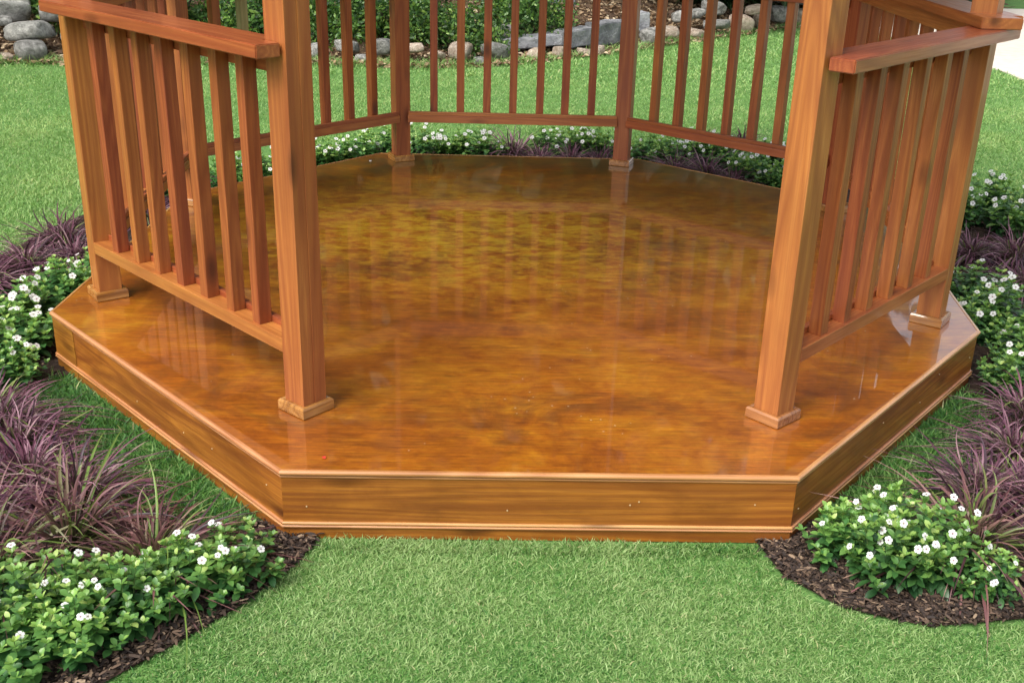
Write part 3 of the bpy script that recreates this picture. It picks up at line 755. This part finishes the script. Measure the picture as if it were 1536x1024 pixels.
for x, y, z, s_, lb in [(-4.82, 6.28, .05, .17, 'little stone in front of the left pile beside the corner post'), (-5.24, 6.10, .04, .16, 'little grey stone lying in the grass before the left pile'), (-1.45, 6.72, .06, .20, 'little grey stone at the foot of the border right of the front left post'), (-.28, 6.80, .05, .18, 'little cream pebble beside the pinkish boulder behind the rear railing'), (3.25, 10.15, .30, .30, 'stone in the second row between the second and third balusters of the back right railing'), (3.9, 11.35, .34, .32, 'stone in the second row behind the third baluster of the back right railing'), (2.45, 9.85, .26, .26, 'small stone of the second row behind the first baluster of the back right railing')]:
    rock(x, y, z, s_, s_*.85, s_*.8, lb, 'stones edging the lawn behind the gazebo', rnd.random() < .4)
def slab(pts, z0, z1, label, tilt=0):
    bm = bmesh.new(); bm_prism(bm, pts, 0, z1-z0, .012)
    bmesh.ops.subdivide_edges(bm, edges=[e for e in bm.edges if e.calc_length() > .15], cuts=5, use_grid_fill=True)
    cx = sum(p[0] for p in pts)/len(pts); cy = sum(p[1] for p in pts)/len(pts)
    for v in bm.verts:
        v.co += Vector((noise.noise(v.co*9), noise.noise(v.co*9+Vector((5, 5, 5))), noise.noise(v.co*7+Vector((9, 1, 1)))))*.014
        v.co.x -= cx; v.co.y -= cy
    o = mobj('stone_slab', bm_mesh('stone_slab', bm), M['slate'], None, (cx, cy, z0), (0, tilt, 0)); return tag(o, label, 'stone slab')
slab([(-.02, 7.28), (.62, 7.62), (.50, 7.92), (-.12, 7.58)], .10, .21, 'long flat grey slab behind the second to fourth rear balusters', -.04)
slab([(.64, 7.58), (1.00, 7.98), (.86, 8.22), (.52, 7.84)], .08, .26, 'pale grey slab continuing the long one behind the fifth rear baluster', -.04)
slab([(1.03, 8.02), (1.42, 8.42), (1.28, 8.66), (.90, 8.26)], .06, .30, 'blue grey slab between the fifth and sixth rear balusters', -.03)
slab([(1.45, 8.75), (1.72, 8.85), (1.66, 9.1), (1.40, 9.0)], .14, .36, 'square grey block stone left of the back right post')
slab([(.44, 9.15), (.86, 9.3), (.80, 9.6), (.38, 9.45)], .30, .52, 'lower slate block of the stack on the bank behind the fourth rear baluster')
slab([(.42, 9.5), (.84, 9.66), (.78, 9.95), (.36, 9.8)], .50, .72, 'upper slate block of the stack on the bank behind the fourth rear baluster')
slab([(1.34, 10.0), (1.74, 10.15), (1.68, 10.45), (1.28, 10.3)], .44, .70, 'lone slate block on the bank near the back right post')

# ------------------------------------------------------------------ leaf litter on the bank
def litter(n, y1, dens=1.0):
    x = rng.uniform(-7.5, 6, n); d = rng.uniform(-.25, y1, n); y = edge_y(x)+d
    k = ~((x > 5.0) & (y < 14)); x, y, d = x[k], y[k], d[k]; n = len(x)
    z = bank_z(x, y)+.012+rng.random(n)*.03
    D = rand_dirs(n, -15, 35); N = norm(np.cross(D, rand_dirs(n, -40, 40))); N *= np.sign(N[:, 2:3]+1e-6)
    return ribbons(np.stack([x, y, z], 1), D, N, rng.uniform(.03, .085, n), rng.uniform(.015, .04, n), [.2, 1, .8, .1], .1, .25, rng.random(n))
tag(mobj('leaf_litter', rib_mesh('leaf_litter', [litter(15000, 1.6), litter(9000, 3.2)]), M['litter']), 'dry fallen leaves scattered between the border stones and shrubs', 'leaf litter', kind='stuff')

# ------------------------------------------------------------------ shrubs, strap plants, trees behind
def shrub_mesh(seed, n=5200, rx=.75, rz=.62, leaf=(.035, .075), wid=.5, spread=1.0):
    g = np.random.default_rng(seed); nc = 42
    c = g.normal(0, 1, (nc, 3)); c = norm(c)*(g.random(nc)**.45)[:, None]*np.array([rx, rx, rz]); c[:, 2] = np.abs(c[:, 2])*1.15+.08
    ci = g.integers(0, nc, n); off = norm(g.normal(0, 1, (n, 3)))*(.06+.16*g.random(n)[:, None])*spread; P = c[ci]+off
    P[:, 2] = np.maximum(P[:, 2], .02)
    D = norm(off/np.linalg.norm(off, axis=1)[:, None]+g.normal(0, .5, (n, 3))+np.array([0, 0, .15])); N = norm(np.cross(D, g.normal(0, 1, (n, 3)))); N *= np.sign(N[:, 2:3]+1e-6)
    ct = g.random(nc); T = np.clip(.25+.5*ct[ci]+g.normal(0, .2, n), 0, 1)
    L = g.uniform(*leaf, n)
    return rib_mesh('shrub_foliage', [ribbons(P, D, N, L, L*wid, [.15, 1, .85, .08], .15, .2, T)]), c
def twig_mesh(c, r0=.018):
    bm = bmesh.new()
    for t in c:
        a = Vector((0, 0, 0)); b = Vector((t[0]*.45, t[1]*.45, t[2]*.6)); e = Vector(t)
        for p, q, ra, rb in ((a, b, r0, r0*.6), (b, e, r0*.6, r0*.25)):
            d = q-p
            if d.length < 1e-4: continue
            bmesh.ops.create_cone(bm, cap_ends=False, segments=5, radius1=ra, radius2=rb, depth=d.length, matrix=Matrix.Translation((p+q)/2) @ d.to_track_quat('Z', 'Y').to_matrix().to_4x4())
    return bm_mesh('branches', bm, True)
SH = []
for s in (51, 52, 53, 54):
    me, c = shrub_mesh(s); SH.append((me, twig_mesh(c[:18])))
def strap_mesh(seed, n=170, L0=.62):
    g = np.random.default_rng(seed); a = g.random(n)*2*np.pi; u = g.random(n); e = np.radians(85-45*u)
    D = np.stack([np.cos(a)*np.cos(e), np.sin(a)*np.cos(e), np.sin(e)], 1); P = np.stack([.1*np.cos(a)*u, .1*np.sin(a)*u, 0*u], 1)
    N = norm(np.cross(np.cross(D, np.array([0, 0, 1.0])), D))
    return rib_mesh('strap_leaves', [ribbons(P, D, N, L0*g.uniform(.6, 1.1, n), g.uniform(.016, .028, n), [.7, 1, 1, .95, .8, .5, .05], g.uniform(.3, .8, n), .2, g.random(n), g.uniform(-.2, .2, n))])
ST = [strap_mesh(s) for s in (61, 62)]
def shrub(x, y, label, sc=1.0, k=None):
    k = rnd.randrange(4) if k is None else k; root = tag(empty('shrub', (x, y, float(bank_z(x, y))-.10), rnd.uniform(0, 6.28)), label, 'shrub', 'leafy shrubs on the bank'); root.scale = (sc, sc, sc)
    mobj('foliage', SH[k][0], M['shrub'], root); mobj('branches', SH[k][1], M['bark'], root)
def strap(x, y, label, sc=1.0):
    o = tag(mobj('strap_leaf_plant', rnd.choice(ST), M['strap'], None, (x, y, float(bank_z(x, y))), (0, 0, rnd.uniform(0, 6.28))), label, 'plant', 'strap-leaved plants on the bank'); o.scale = (sc, sc, sc)
for a in [(-6.9, 7.45, 'leafy shrub at the top left corner, above the stone pile', 1.0), (-5.7, 7.65, 'dark shrub above the left stone pile, left of the handrail end', .95), (-4.5, 7.55, 'shrub behind the end of the left handrail', 1.0), (-3.45, 7.5, 'bright green shrub seen above the left handrail by the green baluster', .95),
    (-2.5, 7.6, 'shrub behind the front left post at the top of the photo', .95), (-1.75, 7.55, 'bright leafy shrub just right of the front left post', .85), (-1.05, 7.5, 'dark twiggy shrub behind the back left post', .85), (-.35, 7.55, 'yellow-green shrub between the first two rear balusters', .80), (.25, 8.2, 'dense shrub behind the third rear baluster', .85),
    (-5.2, 9.6, 'tall shrub in the second row above the left stone pile', 1.5), (-3.0, 9.8, 'tall shrub in the second row behind the front left post', 1.5), (-.9, 10.0, 'tall shrub in the second row above the back left post', 1.5), (.9, 11.6, 'tall shrub in the second row behind the slate blocks', 1.4), (-7.4, 9.8, 'tall shrub in the second row at the far left', 1.5),
    (6.6, 16.8, 'dark hedge shrub left part beyond the pale path at the top right', 1.6), (8.6, 17.2, 'dark hedge shrub right part beyond the pale path at the top right', 1.6)]:
    shrub(*a)
for a in [(1.95, 10.6, 'strap-leaved plant above the back right post', 1.1), (2.5, 10.9, 'strap-leaved plant right of the back right post, leaves hanging over dry litter', 1.15), (3.1, 11.3, 'strap-leaved plant behind the first and second balusters of the back right railing', 1.15), (3.7, 11.9, 'strap-leaved plant behind the third baluster of the back right railing', 1.2),
    (4.3, 12.5, 'strap-leaved plant behind the fourth baluster of the back right railing', 1.2), (4.9, 13.1, 'strap-leaved plant behind the fifth baluster of the back right railing', 1.2), (5.5, 14.6, 'strap-leaved plant next to the front right post at the top of the photo', 1.3), (1.5, 11.6, 'strap-leaved plant behind the lone slate block', 1.1),
    (2.7, 12.4, 'strap-leaved plant in the second row right of the back right post', 1.4), (3.9, 13.6, 'strap-leaved plant in the second row behind the middle of the back right railing', 1.4)]:
    strap(*a)
TM = []
for s in (71, 72):
    me, c = shrub_mesh(s, 16000, 2.6, 2.9, (.16, .34), .6, 5.0); TM.append(me)
def trunk_mesh(h=3.2):
    bm = bmesh.new(); n = 10; prev = None
    for i in range(9):
        t = i/8; r_ = .17*(1-.55*t)+.07*math.exp(-t*9); cx, cy = .12*math.sin(t*3), .09*math.sin(t*4+1)
        ring_ = [bm.verts.new((cx+r_*math.cos(6.283*j/n), cy+r_*math.sin(6.283*j/n), h*t)) for j in range(n)]
        if prev:
            for j in range(n): bm.faces.new((prev[j], prev[(j+1) % n], ring_[(j+1) % n], ring_[j]))
        prev = ring_
    for k_ in range(6):
        a = k_*1.05; p = Vector((.05, 0, h*(.6+.06*k_))); q = p+Vector((math.cos(a)*1.3, math.sin(a)*1.3, 1.3)); d = q-p
        bmesh.ops.create_cone(bm, cap_ends=False, segments=6, radius1=.07, radius2=.02, depth=d.length, matrix=Matrix.Translation((p+q)/2) @ d.to_track_quat('Z', 'Y').to_matrix().to_4x4())
    return bm_mesh('trunk', bm, True)
TR = trunk_mesh()
TREES = [(-10.2, 10.5, 1.25, 'broad dark tree at the far left behind the stone border'), (-6.2, 12.0, 1.25, 'dark tree behind the shrubs above the left stone pile'), (-3.0, 12.4, 1.2, 'dark tree behind the shrubs left of the rear railing'), (0.2, 13.0, 1.25, 'dark tree behind the shrubs at the middle of the rear railing'),
         (3.4, 14.6, 1.2, 'dark tree behind the strap-leaved plants right of the rear railing'), (5.2, 18.8, 1.15, 'dark tree beyond the head of the pale path'), (-12.5, 4.2, 1.15, 'tall dark tree outside the left edge of the lawn'), (-12.5, -.5, 1.1, 'dark tree outside the picture on the left of the gazebo')]
for i, (x, y, sc, lb) in enumerate(TREES):
    root = tag(empty('tree', (x, y, float(bank_z(x, y))-.05 if y > 8 else 0), rnd.uniform(0, 6)), lb, 'tree', 'dark trees behind the garden'); root.scale = (sc*1.15, sc*1.15, sc*(1.9 if y > 11 else 1.15))
    mobj('crown', TM[i % 2], M['tree'], root, (0, 0, .25 if y > 11 else 1.0)); mobj('trunk', TR, M['bark'], root)

# ------------------------------------------------------------------ camera, light, render
cam = bpy.data.cameras.new('camera'); co = bpy.data.objects.new('camera', cam); col.objects.link(co); scn.camera = co
f = Vector((.02358169, .92309288, -.38385342)); r_ = Vector((.99954879, -.014625, .0262361)); u = Vector((-.0186045, .38429891, .92302125))
co.matrix_world = Matrix(((r_.x, u.x, -f.x, -.1536), (r_.y, u.y, -f.y, -4.6092), (r_.z, u.z, -f.z, 1.7073), (0, 0, 0, 1)))
cam.sensor_width = 36; cam.lens = 36*1644.3/1536; cam.clip_start = .05; cam.clip_end = 400

SUN_EL, SUN_AZ = 52, 226       # azimuth measured clockwise from +Y: light from the front left
w = bpy.data.worlds.new('World'); scn.world = w; w.use_nodes = True; nt = w.node_tree; nt.nodes.clear()
sky = nt.nodes.new('ShaderNodeTexSky'); sky.sky_type = 'NISHITA'; sky.sun_disc = False
sky.sun_elevation = R(SUN_EL); sky.sun_rotation = R(SUN_AZ); sky.air_density = 1.0; sky.dust_density = 4.0; sky.ozone_density = 1.0
hs = nt.nodes.new('ShaderNodeHueSaturation'); hs.inputs['Saturation'].default_value = .35
bg = nt.nodes.new('ShaderNodeBackground'); bg.inputs['Strength'].default_value = .15
wo = nt.nodes.new('ShaderNodeOutputWorld')
nt.links.new(sky.outputs[0], hs.inputs['Color']); nt.links.new(hs.outputs[0], bg.inputs['Color']); nt.links.new(bg.outputs[0], wo.inputs['Surface'])
sl = bpy.data.lights.new('sun', 'SUN'); sl.energy = 1.5; sl.angle = R(34); sl.color = (1, .95, .88)
so = bpy.data.objects.new('sun', sl); col.objects.link(so)
az = R(SUN_AZ); el = R(SUN_EL); sd = Vector((math.sin(az)*math.cos(el), math.cos(az)*math.cos(el), math.sin(el)))
so.rotation_euler = sd.to_track_quat('Z', 'Y').to_euler(); so.location = (-4, -6, 8)
scn.view_settings.view_transform = 'Standard'; scn.view_settings.look = 'None'; scn.view_settings.exposure = .87; scn.view_settings.gamma = 1
scn.cycles.max_bounces = 8; scn.cycles.transparent_max_bounces = 8
